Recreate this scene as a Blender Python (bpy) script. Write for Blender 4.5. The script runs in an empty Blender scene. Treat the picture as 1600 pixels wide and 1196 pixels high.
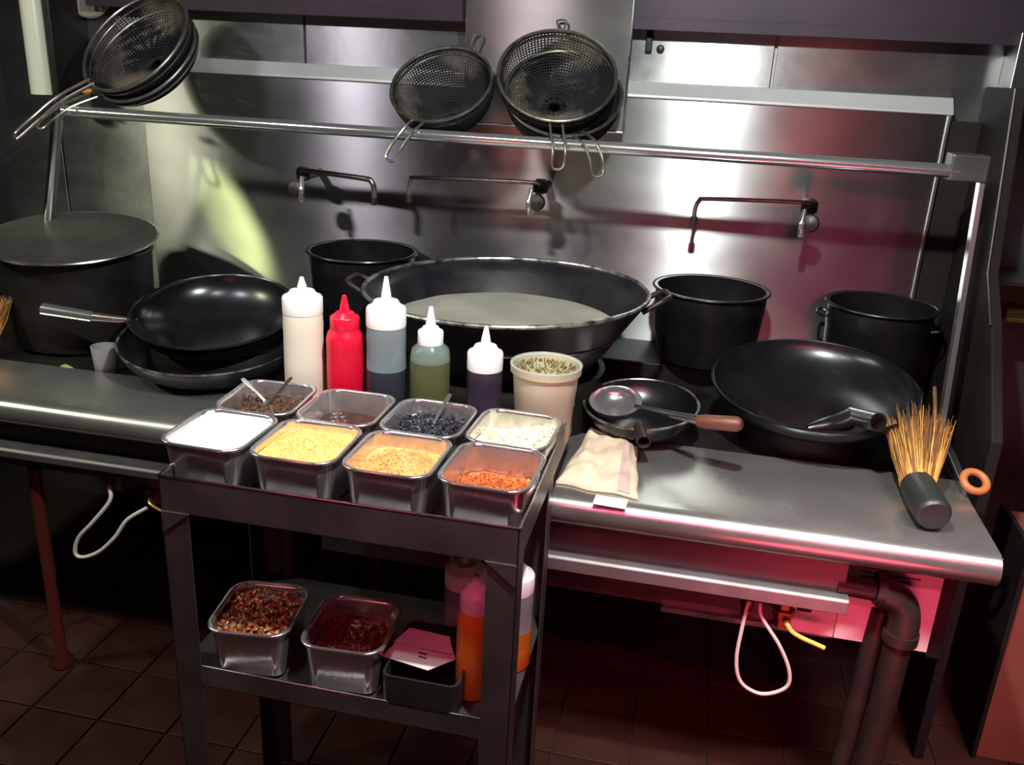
import bpy, bmesh, math, random
from math import pi, sin, cos
from mathutils import Vector, Matrix
random.seed(7)
V = Vector
S = bpy.context.scene
COL = S.collection

# ---------------------------------------------------------------- camera
cam_d = bpy.data.cameras.new('camera'); cam = bpy.data.objects.new('camera', cam_d); COL.objects.link(cam)
cam_d.sensor_width = 36.0; cam_d.lens = 31.5; cam_d.clip_start = 0.05
yaw, pitch, roll = 0.196, 0.348, 0.050
f = V((-sin(yaw)*cos(pitch), cos(yaw)*cos(pitch), -sin(pitch)))
r = V((cos(yaw), sin(yaw), 0)); u = r.cross(f)
r2 = cos(roll)*r + sin(roll)*u; u2 = -sin(roll)*r + cos(roll)*u
m3 = Matrix((r2, u2, -f)).transposed()
cam.matrix_world = Matrix.Translation((0.884, -1.267, 1.634)) @ m3.to_4x4()
S.camera = cam

# ---------------------------------------------------------------- world, lights, exposure
w = bpy.data.worlds.new('dim_room'); S.world = w; w.use_nodes = True
w.node_tree.nodes['Background'].inputs[0].default_value = (0.30, 0.20, 0.24, 1)
w.node_tree.nodes['Background'].inputs[1].default_value = 0.035
S.view_settings.view_transform = 'Standard'; S.view_settings.look = 'None'
S.view_settings.exposure = 0.0; S.view_settings.gamma = 1.0; S.view_settings.use_curve_mapping = False
try:
    S.cycles.use_denoising = True
    S.cycles.max_bounces = 8
except Exception: pass

def lamp(name, kind, loc, target, power, color, size=0.2, size_y=None, spot=None, blend=0.5):
    d = bpy.data.lights.new(name, kind); d.energy = power; d.color = color
    if kind == 'AREA':
        d.size = size
        if size_y: d.shape = 'RECTANGLE'; d.size_y = size_y
    else: d.shadow_soft_size = size
    if kind == 'SPOT': d.spot_size = spot; d.spot_blend = blend
    o = bpy.data.objects.new(name, d); COL.objects.link(o)
    o.location = loc
    o.rotation_euler = (V(target)-V(loc)).to_track_quat('-Z', 'Y').to_euler()
    return o
lamp('hood_lamp_right', 'AREA', (0.86, -0.25, 2.22), (0.90, 1.30, 1.1), 40, (0.91, 1.0, 0.94), 0.06, 0.05)
lamp('hood_lamp_left', 'AREA', (-0.86, -0.25, 2.22), (-0.25, 1.2, 1.1), 8, (0.95, 0.90, 1.0), 0.16, 0.05)
lamp('left_tube', 'AREA', (-1.90, -0.2, 2.2), (-0.62, 0.5, 0.82), 5.5, (0.97, 1.0, 0.72), 0.30, 0.05).data.spread = 1.7
lamp('station_lamp', 'AREA', (0.05, -0.45, 2.5), (0.25, 0.3, 0.95), 7, (1.0, 0.96, 0.94), 0.25, 0.06)
lamp('station_spot', 'SPOT', (0.0, 0.15, 2.4), (0.18, 0.22, 0.95), 42, (1.0, 0.97, 0.95), 0.04, None, 0.40, 0.7)
lamp('white_tube', 'AREA', (1.62, -0.32, 2.2), (1.42, 0.33, 0.8), 2.8, (1.0, 0.88, 0.90), 1.0, 0.016).data.spread = 0.62
lamp('pink_neon', 'AREA', (1.2, -0.95, 1.9), (1.2, 0.35, 0.70), 2.6, (1.0, 0.10, 0.22), 1.4, 0.10).data.spread = 1.15
lamp('red_neon_low', 'AREA', (1.35, -0.35, 0.40), (1.2, 0.5, 0.58), 1.5, (1.0, 0.06, 0.12), 0.4, 0.15).data.spread = 2.0
lamp('red_neon_side', 'AREA', (-0.2, -1.5, 0.9), (0.2, 0.3, 0.6), 1.5, (1.0, 0.16, 0.18), 0.1, 0.6)
# unseen greenish spot, cone squeezed to shape the slanted light patch on the backsplash
gl = lamp('greenish_beam', 'SPOT', (-1.45, -0.25, 1.86), (-0.600, 1.36, 1.12), 60, (0.85, 1.0, 0.42), 0.03, None, 0.235, 0.6)
zz = (gl.location - V((-0.600, 1.36, 1.12))).normalized(); yy = V((0.25, 0, -0.39)); yy = (yy - zz*yy.dot(zz)).normalized(); xx = yy.cross(zz)
gl.matrix_world = Matrix.Translation(gl.location) @ Matrix((xx, yy, zz)).transposed().to_4x4() @ Matrix.Diagonal((0.36, 1, 1, 1))

# ---------------------------------------------------------------- materials
def mat(name, col, rough=0.5, metal=0.0, col2=None, nscale=8.0, stretch=(1, 1, 1), bump=0.0, bscale=40.0, aniso=0.0,
        coat=0.0, trans=0.0, rvar=0.0, contrast=0.5, bstretch=None, detail=4, seethru=0.0, spec=0.5, sss=0.0, mid=0.5):
    m = bpy.data.materials.new(name); m.use_nodes = True
    nt = m.node_tree; n = nt.nodes; L = nt.links
    b = n['Principled BSDF']
    b.inputs['Base Color'].default_value = (*col, 1); b.inputs['Roughness'].default_value = rough
    b.inputs['Metallic'].default_value = metal; b.inputs['Coat Weight'].default_value = coat
    b.inputs['Specular IOR Level'].default_value = spec
    tc = n.new('ShaderNodeTexCoord')
    def noise(scale, st, det=4):
        mp = n.new('ShaderNodeMapping'); mp.inputs['Scale'].default_value = st
        L.new(tc.outputs['Object'], mp.inputs[0])
        t = n.new('ShaderNodeTexNoise'); t.inputs['Scale'].default_value = scale; t.inputs['Detail'].default_value = det
        L.new(mp.outputs[0], t.inputs['Vector']); return t
    if col2 is not None or rvar:
        t = noise(nscale, stretch, detail)
        if col2 is not None:
            rp = n.new('ShaderNodeValToRGB')
            rp.color_ramp.elements[0].position = mid-contrast/2; rp.color_ramp.elements[1].position = mid+contrast/2
            rp.color_ramp.elements[0].color = (*col, 1); rp.color_ramp.elements[1].color = (*col2, 1)
            L.new(t.outputs[0], rp.inputs[0]); L.new(rp.outputs[0], b.inputs['Base Color'])
        if rvar:
            mr = n.new('ShaderNodeMapRange'); mr.inputs[1].default_value = .3; mr.inputs[2].default_value = .7
            mr.inputs[3].default_value = max(.02, rough-rvar); mr.inputs[4].default_value = rough+rvar
            L.new(t.outputs[0], mr.inputs[0]); L.new(mr.outputs[0], b.inputs['Roughness'])
    if bump:
        t = noise(bscale, bstretch or (1, 1, 1), 3)
        bp = n.new('ShaderNodeBump'); bp.inputs['Strength'].default_value = bump; bp.inputs['Distance'].default_value = 0.004
        L.new(t.outputs[0], bp.inputs['Height']); L.new(bp.outputs[0], b.inputs['Normal'])
    if aniso:
        b.inputs['Anisotropic'].default_value = aniso
        cx = n.new('ShaderNodeCombineXYZ'); cx.inputs[2].default_value = 1.0
        L.new(cx.outputs[0], b.inputs['Tangent'])
    if seethru:
        out = n['Material Output']; tr = n.new('ShaderNodeBsdfTransparent'); mx = n.new('ShaderNodeMixShader')
        mx.inputs[0].default_value = seethru
        L.new(b.outputs[0], mx.inputs[1]); L.new(tr.outputs[0], mx.inputs[2]); L.new(mx.outputs[0], out.inputs['Surface'])
    return m
M = {}
M['wall'] = mat('brushed_wall_steel', (.31, .30, .305), .34, .97, (.50, .49, .49), 3.5, (1, 1, 1.4), .02, 60, .99, rvar=.025, contrast=.6, bstretch=(.3, 1, 8))
M['wall2'] = mat('scuffed_wall_steel', (.27, .26, .265), .38, .92, (.46, .45, .45), 6, (1, 1, 1.3), .05, 22, .95, rvar=.05, contrast=.6)
M['steel'] = mat('satin_steel', (.50, .50, .50), .26, 1.0, (.66, .65, .64), 7, (1, 1, 1), .03, 60, rvar=.07)
M['counter'] = mat('worn_counter_steel', (.34, .34, .325), .28, .84, (.50, .49, .46), 4, (1, 2, 1), .015, 70, rvar=.05, bstretch=(.2, 4, 1), detail=2, contrast=.8)
M['ledge'] = mat('dull_ledge_steel', (.50, .49, .49), .45, .35, (.60, .58, .58), 6)
M['trough'] = mat('grimy_trough_steel', (.16, .15, .15), .5, .6, (.26, .24, .24), 12)
M['pan'] = mat('pan_steel', (.68, .65, .65), .25, .90, None, rvar=.05, nscale=20)
M['cart'] = mat('dull_cart_steel', (.075, .07, .07), .45, .6, (.12, .11, .108), 9, rvar=.08, bump=.03)
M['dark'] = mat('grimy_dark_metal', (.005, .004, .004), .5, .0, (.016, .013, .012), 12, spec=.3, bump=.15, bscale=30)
M['black'] = mat('black_enamel', (.005, .005, .006), .30, .0, (.010, .009, .011), 10, rvar=.06, spec=.35)
M['wok'] = mat('seasoned_iron', (.006, .006, .008), .24, .45, (.020, .020, .025), 6, rvar=.04, bump=.02, bscale=12, spec=.9)
M['wokbig'] = mat('seasoned_iron_rough', (.006, .006, .010), .40, .2, (.022, .018, .022), 9, rvar=.1, bump=.12, bscale=20)
M['rim'] = mat('worn_bright_rim', (.05, .05, .05), .35, .8, (.45, .44, .42), 30, contrast=.25)
M['chrome'] = mat('polished_steel', (.72, .72, .72), .16, .9)
M['wire'] = mat('sooty_wire', (.05, .045, .04), .4, .8, (.16, .15, .13), 40)
M['mesh'] = mat('sooty_mesh', (.006, .006, .008), .6, .1, (.13, .105, .08), 6, contrast=.15, mid=.62, spec=.25)
M['wirelt'] = mat('worn_wire', (.22, .20, .18), .3, .9, (.4, .38, .34), 40)
M['brass'] = mat('tarnished_brass', (.40, .24, .08), .35, .9, (.22, .11, .04), 30)
M['yellow'] = mat('yellow_lever_paint', (.75, .55, .10), .4)
M['cable'] = mat('grey_white_cable', (.6, .56, .52), .45)
M['iron'] = mat('black_iron_pipe', (.018, .013, .012), .45, .3, (.045, .030, .026), 20, bump=.2, bscale=40)
M['white'] = mat('white_plastic', (.86, .85, .84), .35)
M['cream'] = mat('cream_sauce_plastic', (.80, .72, .60), .38, sss=.1)
M['red'] = mat('red_plastic', (.72, .006, .035), .32)
M['milky'] = mat('milky_clear_plastic', (.45, .55, .60), .3, seethru=.62)
M['greenish'] = mat('greenish_clear_plastic', (.30, .42, .38), .3, seethru=.6)
M['soy'] = mat('dark_soy', (.035, .035, .05), .25)
M['olive'] = mat('olive_oil_sauce', (.075, .085, .035), .3, 0, (.11, .12, .05), 15)
M['purple'] = mat('dark_purple_sauce', (.035, .025, .045), .35)
M['orange'] = mat('orange_oil', (.85, .32, .03), .35)
M['tub'] = mat('frosted_tub', (.62, .57, .42), .35, 0, (.5, .46, .34), 12, seethru=.25)
M['tubfood'] = mat('pale_garlic_paste', (.62, .50, .26), .6, 0, (.35, .30, .12), 40, bump=.5, bscale=120)
M['herb'] = mat('herb_bits', (.16, .15, .05), .6, 0, (.30, .26, .10), 50)
M['flour'] = mat('white_starch', (.93, .93, .94), .9, bump=.25, bscale=60)
M['ygrain'] = mat('yellow_granules', (.86, .52, .12), .8, 0, (.95, .66, .22), 160, bump=.5, bscale=300)
M['tgrain'] = mat('tan_sugar', (.78, .38, .11), .8, 0, (.90, .50, .18), 160, bump=.5, bscale=300)
M['chili'] = mat('chili_paste', (.36, .06, .012), .4, 0, (.72, .20, .04), 90, bump=.7, bscale=160)
M['pepper'] = mat('brown_peppercorn', (.03, .013, .009), .5, 0, (.12, .045, .025), 110, bump=.7, bscale=150)
M['pepper2'] = mat('peppercorn_husk', (.05, .02, .012), .5, 0, (.20, .07, .03), 90, mid=.62, contrast=.2)
M['sauce'] = mat('dark_bean_sauce', (.030, .012, .010), .22, 0, (.09, .03, .02), 30, bump=.3, bscale=60)
M['beans'] = mat('black_bean', (.010, .010, .016), .3, 0, (.05, .05, .07), 90)
M['garlic'] = mat('chopped_garlic', (.88, .83, .58), .6, 0, (.93, .90, .70), 90, bump=.5, bscale=140)
M['chiliflake'] = mat('dried_chili', (.25, .035, .012), .45, 0, (.55, .17, .05), 70)
M['paleseed'] = mat('pale_seed', (.70, .42, .20), .5)
M['darkred'] = mat('dark_red_sauce', (.07, .010, .008), .35, 0, (.20, .03, .02), 60, bump=.6, bscale=120)
M['cloth'] = mat('stained_towel', (.80, .70, .50), .9, 0, (.60, .46, .34), 14, bump=.5, bscale=110, contrast=.35)
M['stripe'] = mat('towel_stripe', (.50, .36, .32), .9, bump=.4, bscale=90)
M['paper'] = mat('paper', (.84, .80, .80), .7, 0, (.72, .68, .66), 8)
M['ink'] = mat('printed_ink', (.10, .02, .03), .7)
M['bluetape'] = mat('blue_tape', (.03, .03, .12), .5)
M['wood'] = mat('reddish_wood', (.085, .026, .014), .5, 0, (.14, .05, .025), 20, (1, 6, 6), bump=.1)
M['bamboo'] = mat('split_bamboo', (.62, .27, .045), .5, 0, (.80, .42, .10), 60)
M['bamboo_d'] = mat('burnt_bamboo', (.13, .06, .02), .55, 0, (.26, .12, .04), 60)
M['ringo'] = mat('orange_rubber', (.42, .14, .04), .45)
M['rubber'] = mat('black_rubber', (.012, .014, .013), .42, 0, (.024, .028, .024), 12)
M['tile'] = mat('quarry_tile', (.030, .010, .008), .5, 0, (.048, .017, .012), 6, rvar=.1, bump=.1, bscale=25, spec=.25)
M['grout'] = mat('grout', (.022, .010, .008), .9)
M['redlit_leg'] = mat('redlit_tube', (.16, .03, .02), .3, .6)  # red gleam on the dark leg, put into its base colour
M['oil'] = mat('grey_broth', (.27, .26, .21), .35, .1, (.46, .43, .36), 5, rvar=.08, bump=.05, bscale=9)
M['sidewall'] = mat('dark_side_panel', (.012, .010, .010), .6, .0, (.022, .018, .016), 4, spec=.08)
M['hood'] = mat('shaded_hood_steel', (.026, .016, .025), .5, .3, (.042, .028, .038), 4, spec=.2)  # shadow under the hood painted in as dark purple
M['redlit_wall'] = mat('redlit_panel', (.22, .06, .045), .55, .1, (.30, .10, .07), 5)  # cabinet side lit red, the red light painted into the colour
M['greycup'] = mat('grey_plastic_cup', (.28, .27, .27), .5)
M['green'] = mat('scallion_scrap', (.30, .36, .12), .6)
M['orangebit'] = mat('amber_plastic', (.75, .34, .02), .4)
M['pipewh'] = mat('pale_pipe_paint', (.62, .66, .58), .35, 0, (.7, .66, .35), 4)

# ---------------------------------------------------------------- mesh building
class MB:
    def __init__(s): s.v = []; s.f = []
    def add(s, v, f):
        k = len(s.v); s.v += [V(p) for p in v]; s.f += [tuple(i+k for i in q) for q in f]; return s
    def box(s, x0, y0, z0, x1, y1, z1, M4=None):
        v = [V((x, y, z)) for x in (x0, x1) for y in (y0, y1) for z in (z0, z1)]
        if M4 is not None: v = [M4 @ p for p in v]
        return s.add(v, [(0, 1, 3, 2), (4, 6, 7, 5), (0, 4, 5, 1), (2, 3, 7, 6), (0, 2, 6, 4), (1, 5, 7, 3)])
    def loops(s, loops, cap0=True, cap1=True, closed=False):
        n = len(loops[0]); v = [p for l in loops for p in l]; fs = []
        m = len(loops)
        for i in range(m if closed else m-1):
            j = (i+1) % m
            for k in range(n):
                k2 = (k+1) % n
                fs.append((i*n+k, i*n+k2, j*n+k2, j*n+k))
        if not closed:
            if cap0: fs.append(tuple(range(n-1, -1, -1)))
            if cap1: fs.append(tuple((m-1)*n+k for k in range(n)))
        return s.add(v, fs)
    def lathe(s, prof, c=(0, 0, 0), n=32, M4=None, cap0=True, cap1=True, a0=0, lob=None):
        ls = []
        for (rr, z) in prof:
            l = []
            for k in range(n):
                a = 2*pi*k/n; p = V((rr*cos(a), rr*sin(a), z))
                p = (M4 @ p) if M4 is not None else p + V(c)
                l.append(p)
            ls.append(l)
        return s.loops(ls, cap0, cap1)
    def tube(s, pts, rad, n=8, closed=False, cap=True):
        pts = [V(p) for p in pts]; N = len(pts); ls = []
        rads = rad if isinstance(rad, (list, tuple)) else [rad]*N
        t0 = None; nrm = None
        for i, p in enumerate(pts):
            if closed: t = (pts[(i+1) % N]-pts[i-1]).normalized()
            else: t = (pts[min(i+1, N-1)]-pts[max(i-1, 0)]).normalized()
            if nrm is None:
                nrm = t.orthogonal().normalized()
            else:
                nrm = (nrm - t*nrm.dot(t))
                nrm = nrm.normalized() if nrm.length > 1e-6 else t.orthogonal().normalized()
            b = t.cross(nrm)
            ls.append([p + rads[i]*(cos(2*pi*k/n)*nrm + sin(2*pi*k/n)*b) for k in range(n)])
        return s.loops(ls, cap, cap, closed)
    def torus(s, c, R, rr, n=40, k=8, M4=None):
        pts = [V((R*cos(2*pi*i/n), R*sin(2*pi*i/n), 0)) for i in range(n)]
        pts = [(M4 @ p) if M4 is not None else p+V(c) for p in pts]
        return s.tube(pts, rr, k, closed=True)
def smooth_path(pts, sub=6):
    pts = [V(p) for p in pts]; out = []
    P = [pts[0]*2-pts[1]] + pts + [pts[-1]*2-pts[-2]]
    for i in range(1, len(P)-2):
        for k in range(sub):
            t = k/sub; a, b, c, d = P[i-1], P[i], P[i+1], P[i+2]
            out.append(.5*((2*b)+(c-a)*t+(2*a-5*b+4*c-d)*t*t+(3*b-a-3*c+d)*t**3))
    out.append(pts[-1]); return out
def frame(c, nrm, xdir=None):
    z = V(nrm).normalized(); x = V(xdir) if xdir else V((1, 0, 0))
    x = (x - z*x.dot(z)).normalized(); y = z.cross(x)
    return Matrix.Translation(c) @ Matrix((x, y, z)).transposed().to_4x4()
def wloc(o):
    l = V((0, 0, 0))
    while o is not None: l += o.location; o = o.parent
    return l
def obj(name, mb, m, parent=None, origin=None, bevel=0, smooth=True, local=False, angle=40, solid=0):
    me = bpy.data.meshes.new(name)
    if parent is not None: org = V((0, 0, 0)) if local else wloc(parent); loc = V((0, 0, 0))
    else: org = V(origin) if origin is not None else V((0, 0, 0)); loc = org
    me.from_pydata([tuple(p-org) for p in mb.v], [], mb.f)
    bm = bmesh.new(); bm.from_mesh(me); bmesh.ops.recalc_face_normals(bm, faces=bm.faces); bm.to_mesh(me); bm.free()
    if smooth:
        me.shade_smooth(); me.set_sharp_from_angle(angle=math.radians(angle))
    me.materials.append(m)
    o = bpy.data.objects.new(name, me); COL.objects.link(o); o.location = loc
    if parent is not None: o.parent = parent
    if solid:
        s = o.modifiers.new('thick', 'SOLIDIFY'); s.thickness = solid; s.offset = 0
    if bevel:
        b = o.modifiers.new('edge', 'BEVEL'); b.width = bevel; b.segments = 2; b.limit_method = 'ANGLE'; b.harden_normals = False
    return o
def tag(o, label=None, cat=None, group=None, kind=None):
    if label: o['label'] = label
    if cat: o['category'] = cat
    if group: o['group'] = group
    if kind: o['kind'] = kind
    return o
def thing(name, loc, label, cat, group=None, rz=0):
    o = bpy.data.objects.new(name, None); COL.objects.link(o); o.location = loc; o.rotation_euler = (0, 0, rz)
    o.empty_display_size = .05
    return tag(o, label, cat, group)
def dup(root, loc, rz=0, label=None):
    c = root.copy(); COL.objects.link(c); c.location = loc; c.rotation_euler = (0, 0, rz)
    if label: c['label'] = label
    for ch in [x for x in S.objects if x.parent is root]:
        d = ch.copy(); COL.objects.link(d); d.parent = c
        for g in [x for x in S.objects if x.parent is ch]:
            e = g.copy(); COL.objects.link(e); e.parent = d
    return c
def box_obj(name, dims, m, parent=None, bevel=.002, origin=None, M4=None):
    return obj(name, MB().box(*dims, M4=M4), m, parent, origin, bevel=bevel, smooth=False)
def rr_loop(hw, hd, rad, z, n=6, c=(0, 0), rz=0):
    pts = []
    rad = min(rad, hw*.999, hd*.999)
    for (sx, sy, a0) in ((1, 1, 0), (-1, 1, pi/2), (-1, -1, pi), (1, -1, 1.5*pi)):
        for k in range(n):
            a = a0 + pi/2*k/(n-1)
            pts.append(V((sx*(hw-rad)+rad*cos(a), sy*(hd-rad)+rad*sin(a), z)))
    return [V((c[0]+p.x*cos(rz)-p.y*sin(rz), c[1]+p.x*sin(rz)+p.y*cos(rz), p.z)) for p in pts]

# ================================================================ SETTING
T = .19
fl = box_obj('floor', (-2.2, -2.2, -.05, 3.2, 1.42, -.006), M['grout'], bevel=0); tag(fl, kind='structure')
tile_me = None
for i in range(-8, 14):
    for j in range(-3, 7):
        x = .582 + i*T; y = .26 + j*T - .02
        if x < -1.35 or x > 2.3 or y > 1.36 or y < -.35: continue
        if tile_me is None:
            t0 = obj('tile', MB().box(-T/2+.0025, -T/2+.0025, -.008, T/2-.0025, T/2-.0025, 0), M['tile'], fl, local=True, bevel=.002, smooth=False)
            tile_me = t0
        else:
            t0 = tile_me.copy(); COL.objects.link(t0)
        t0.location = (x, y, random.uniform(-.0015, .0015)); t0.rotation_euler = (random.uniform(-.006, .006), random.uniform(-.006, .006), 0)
wb = box_obj('wall_back', (-2.2, 1.42, -.05, 3.2, 1.50, 2.6), M['wall2'], bevel=0); tag(wb, kind='structure')
seams = [-1.75, -1.20, -.33, .21, 1.033, 1.62, 2.3]
for a, b in zip(seams[:-1], seams[1:]):
    box_obj('steel_panel', (a+.003, 1.405, .80, b-.003, 1.42, 2.0), M['wall2'], wb, bevel=.002)
wl = box_obj('wall_left', (-2.25, -2.2, -.05, -2.2, 1.5, 2.6), M['sidewall'], bevel=0); tag(wl, kind='structure')
cl = box_obj('ceiling', (-2.25, -2.2, 2.6, 3.2, 1.5, 2.65), M['sidewall'], bevel=0); tag(cl, kind='structure')

# raised backsplash of the range with its bright top ledge
bs = thing('backsplash', (.3, 1.38, .80), 'long brushed steel backsplash behind the woks with a bright top ledge', 'backsplash')
box_obj('splash_panel', (-.86, 1.36, .80, 1.49, 1.404, 1.555), M['wall'], bs)
obj('top_ledge', MB().loops([[V((x, y, z)) for (y, z) in ((1.352, 1.545), (1.352, 1.553), (1.390, 1.588), (1.404, 1.588), (1.404, 1.545))] for x in (-.87, 1.50)]), M['ledge'], bs, bevel=.003)
box_obj('end_flange', (1.487, 1.352, .82, 1.495, 1.362, 1.545), M['steel'], bs, bevel=.001)

# hood back panel above, dark in place of the hood's shadow on the wall
hd = thing('hood_shade_panel', (.4, 1.37, 1.74), 'dark lower lip of the exhaust hood along the top of the wall', 'hood')
box_obj('rear_panel', (-1.0, 1.335, 1.727, 2.3, 1.404, 2.1), M['hood'], hd)
box_obj('drip_lip', (-1.0, 1.325, 1.720, 2.3, 1.335, 1.750), M['hood'], hd, bevel=.001)
sh = thing('steel_sheet', (.43, 1.27, 1.46), 'smooth steel sheet hanging behind the dark strainers, its lower right corner free', 'metal sheet')
box_obj('sheet', (.205, 1.262, 1.455, .655, 1.266, 2.05), M['wall'], sh, bevel=.001)
obj('folded_edge', MB().tube([(.655, 1.262, 1.455), (.655, 1.262, 2.05)], .0035), M['steel'], sh)
obj('hem', MB().tube([(.205, 1.262, 1.456), (.655, 1.262, 1.456)], .003), M['steel'], sh)
hb = thing('wall_bracket', (.69, 1.38, 1.66), 'dark vertical bracket strip with a bolt right of the hanging steel sheet', 'bracket')
obj('strip', MB().box(.684, 1.386, 1.665, .702, 1.404, 2.0), M['dark'], hb, bevel=.003, smooth=False)
obj('bolt', MB().lathe([(.004, 0), (.011, .001), (.011, .007), (.006, .010)], M4=frame((.725, 1.404, 1.675), (0, -1, 0)), n=12), M['iron'], hb)

# ================================================================ RANGE COUNTERS (rounded front edge)
def counter(name, x0, x1, yf, yb, z, label, open_end=True):
    rt = thing(name, ((x0+x1)/2, yf, z-.06), label, 'counter')
    R_ = .033; prof = []
    prof.append((yb, z-.03)); prof.append((yb, z))
    prof.append((yf+R_, z))
    for k in range(1, 11):
        a = pi/2 + pi*.95*k/10
        prof.append((yf+R_+R_*cos(a)*1.0, z-R_+R_*sin(a)))
    prof += [(yf+.035, z-2*R_+.002), (yf+.035, z-.03)]
    obj('worktop', MB().loops([[V((x, y, zz)) for (y, zz) in prof] for x in (x0, x1)]), M['counter'], rt, angle=50)
    return rt
cr = counter('range_ledge', .10, 1.51, .345, .700, .80, 'wide steel worktop with rounded front edge right of the cart, towel and brush on it')
clf = counter('range_ledge', -1.45, .094, .440, .700, .80, 'empty steel worktop with rounded front edge left of the cart')
obj('end_cap', MB().box(1.508, .36, .752, 1.512, .70, .798), M['steel'], cr, bevel=.001)

def body(name, x0, x1, yf, label, parent_front):
    rt = thing(name, ((x0+x1)/2, yf, 0.0), label, 'range body')
    box_obj('upper_panel', (x0, yf+.05, .64, x1, yf+.056, .752), M['cart'], rt)
    # protruding trough below
    tr = MB().loops([[V((x, y, z)) for (y, z) in ((yf+.05, .650), (yf+.012, .650), (yf+.012, .656), (yf+.006, .656), (yf+.004, .622), (yf+.05, .618))] for x in (x0, x1-.17)])
    obj('trough', tr, M['cart'], rt, bevel=.001, smooth=False)
    return rt
rb = thing('wok_range', (.9, .45, 0), 'steel front panels and trough under the right worktop, lit red', 'range body')
box_obj('recessed_panel', (.10, .395, .645, 1.255, .402, .752), M['cart'], rb)
obj('trough', MB().loops([[V((x, y, z)) for (y, z) in ((.402, .655), (.372, .655), (.366, .650), (.366, .622), (.402, .616))] for x in (.10, 1.262)]), M['trough'], rb, bevel=.002, smooth=False)
box_obj('lower_panel', (.10, .47, .515, 1.262, .476, .622), M['cart'], rb)
box_obj('lower_flange', (.90, .455, .505, 1.262, .475, .517), M['steel'], rb, bevel=.001)
box_obj('side_plate', (1.448, .45, .50, 1.475, .72, .755), M['dark'], rb)
for (xx, yy) in ((.12, 1.28), (1.46, 1.28), (.12, .76)):
    obj('leg', MB().lathe([(.018, .04), (.022, 0), (.022, .52)], c=(xx, yy, 0), n=16), M['iron'], rb)
lb = thing('wok_range', (-.7, .5, 0), 'dark front panels and trough under the left worktop', 'range body')
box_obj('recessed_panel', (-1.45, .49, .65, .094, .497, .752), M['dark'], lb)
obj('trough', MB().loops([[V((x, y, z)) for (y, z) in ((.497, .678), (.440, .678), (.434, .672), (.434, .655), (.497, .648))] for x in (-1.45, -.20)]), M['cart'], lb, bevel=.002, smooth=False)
box_obj('lower_panel', (-1.45, .56, .565, .094, .567, .655), M['cart'], lb)
obj('leg', MB().lathe([(.006, 0), (.030, .004), (.030, .02), (.016, .04), (.016, .56), (.016, .60)], c=(-.690, .50, 0), n=20), M['redlit_leg'], lb)
obj('leg', MB().lathe([(.006, 0), (.030, .004), (.030, .02), (.016, .04), (.016, .56)], c=(-1.38, .62, 0), n=20), M['steel'], lb)
# undershelf steel table visible through the cart
# cooktop
ck = thing('wok_cooktop', (.3, 1.0, .76), 'sooty black cooktop behind the worktops carrying the woks', 'cooktop')
box_obj('top_plate', (-1.45, .704, .745, 1.52, 1.14, .785), M['dark'], ck, bevel=.004)
box_obj('rear_ledge', (-1.45, 1.14, .745, 1.52, 1.358, .85), M['dark'], ck, bevel=.004)
for (cx, cy, R_, h) in ((.445, .86, .25, .12), (-.36, .90, .19, .08), (1.19, .865, .125, .075)):
    obj('wok_ring', MB().lathe([(R_+.03, 0), (R_, h), (R_-.012, h), (R_+.015, .0)], c=(cx, cy, .785), n=48, cap0=False, cap1=False), M['dark'], ck, solid=.003)

# side frame: rail, posts
rl = thing('front_rail', (.3, 1.0, 1.44), 'long bright steel rail across the wall that the strainer handles hook over', 'rail')
obj('bar', MB().tube([(-.865, 1.0, 1.436), (1.452, 1.0, 1.436)], .0155, 16), M['chrome'], rl)
obj('post', MB().tube([(-.885, 1.0, 1.436), (-1.045, 1.10, 1.09), (-1.14, 1.13, .85)], .015, 12), M['steel'], rl)
rp = obj('post', MB().loops([[V((1.505+dx, y+dy, z)) for (dx, dy) in ((-.006, 0), (.006, 0), (.006, .03), (-.006, .03))] for (y, z) in ((.998, 1.455), (.88, .87), (.86, .80))]), M['chrome'], rl, bevel=.001, smooth=False)
obj('side_curb', MB().loops([[V((1.508+dx, y, z+dz)) for (dx, dz) in ((-.008, 0), (.008, 0), (.008, .014), (-.008, .014))] for (y, z) in ((.87, .83), (.62, .80))]), M['steel'], rl, bevel=.001, smooth=False)
box_obj('corner_bracket', (1.43, .985, 1.415, 1.512, 1.05, 1.475), M['cart'], rl, bevel=.004)
obj('collar', MB().lathe([(.016, -.012), (.018, 0), (.016, .012)], M4=frame((-.872, 1.0, 1.436), (1, 0, 0)), n=16), M['chrome'], rl)

# right side: dark partition, neighbouring equipment
pr = thing('side_partition', (1.60, 1.1, 0), 'tall dark partition standing at the right end of the range', 'partition')
obj('board', MB().loops([[V((x, y, z)) for (y, z) in ((1.404, 0), (1.404, 1.62), (1.15, 1.62), (1.04, 1.20), (.93, 1.10), (.75, .88), (.75, 0))] for x in (1.575, 1.60)]), M['sidewall'], pr, bevel=.003, smooth=False)
box_obj('filler_board', (1.500, 1.36, 0, 1.575, 1.404, 1.53), M['sidewall'], pr, bevel=.002)
obj('edge_strip', MB().tube([(1.574, 1.15, 1.62), (1.574, 1.04, 1.20), (1.574, .93, 1.10)], .004, 8), M['iron'], pr)
nb = thing('neighbour_cabinet', (2.0, .9, 0), 'dark steel cabinet with two bright edged shelves at the right frame edge', 'cabinet')
box_obj('back_plate', (1.604, 1.30, .0, 2.6, 1.404, 1.75), M['wall2'], nb)
box_obj('top_shelf', (1.604, 1.12, 1.160, 2.6, 1.30, 1.170), M['steel'], nb)
box_obj('lower_shelf', (1.650, 1.12, 1.068, 2.6, 1.30, 1.079), M['brass'], nb)
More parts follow.
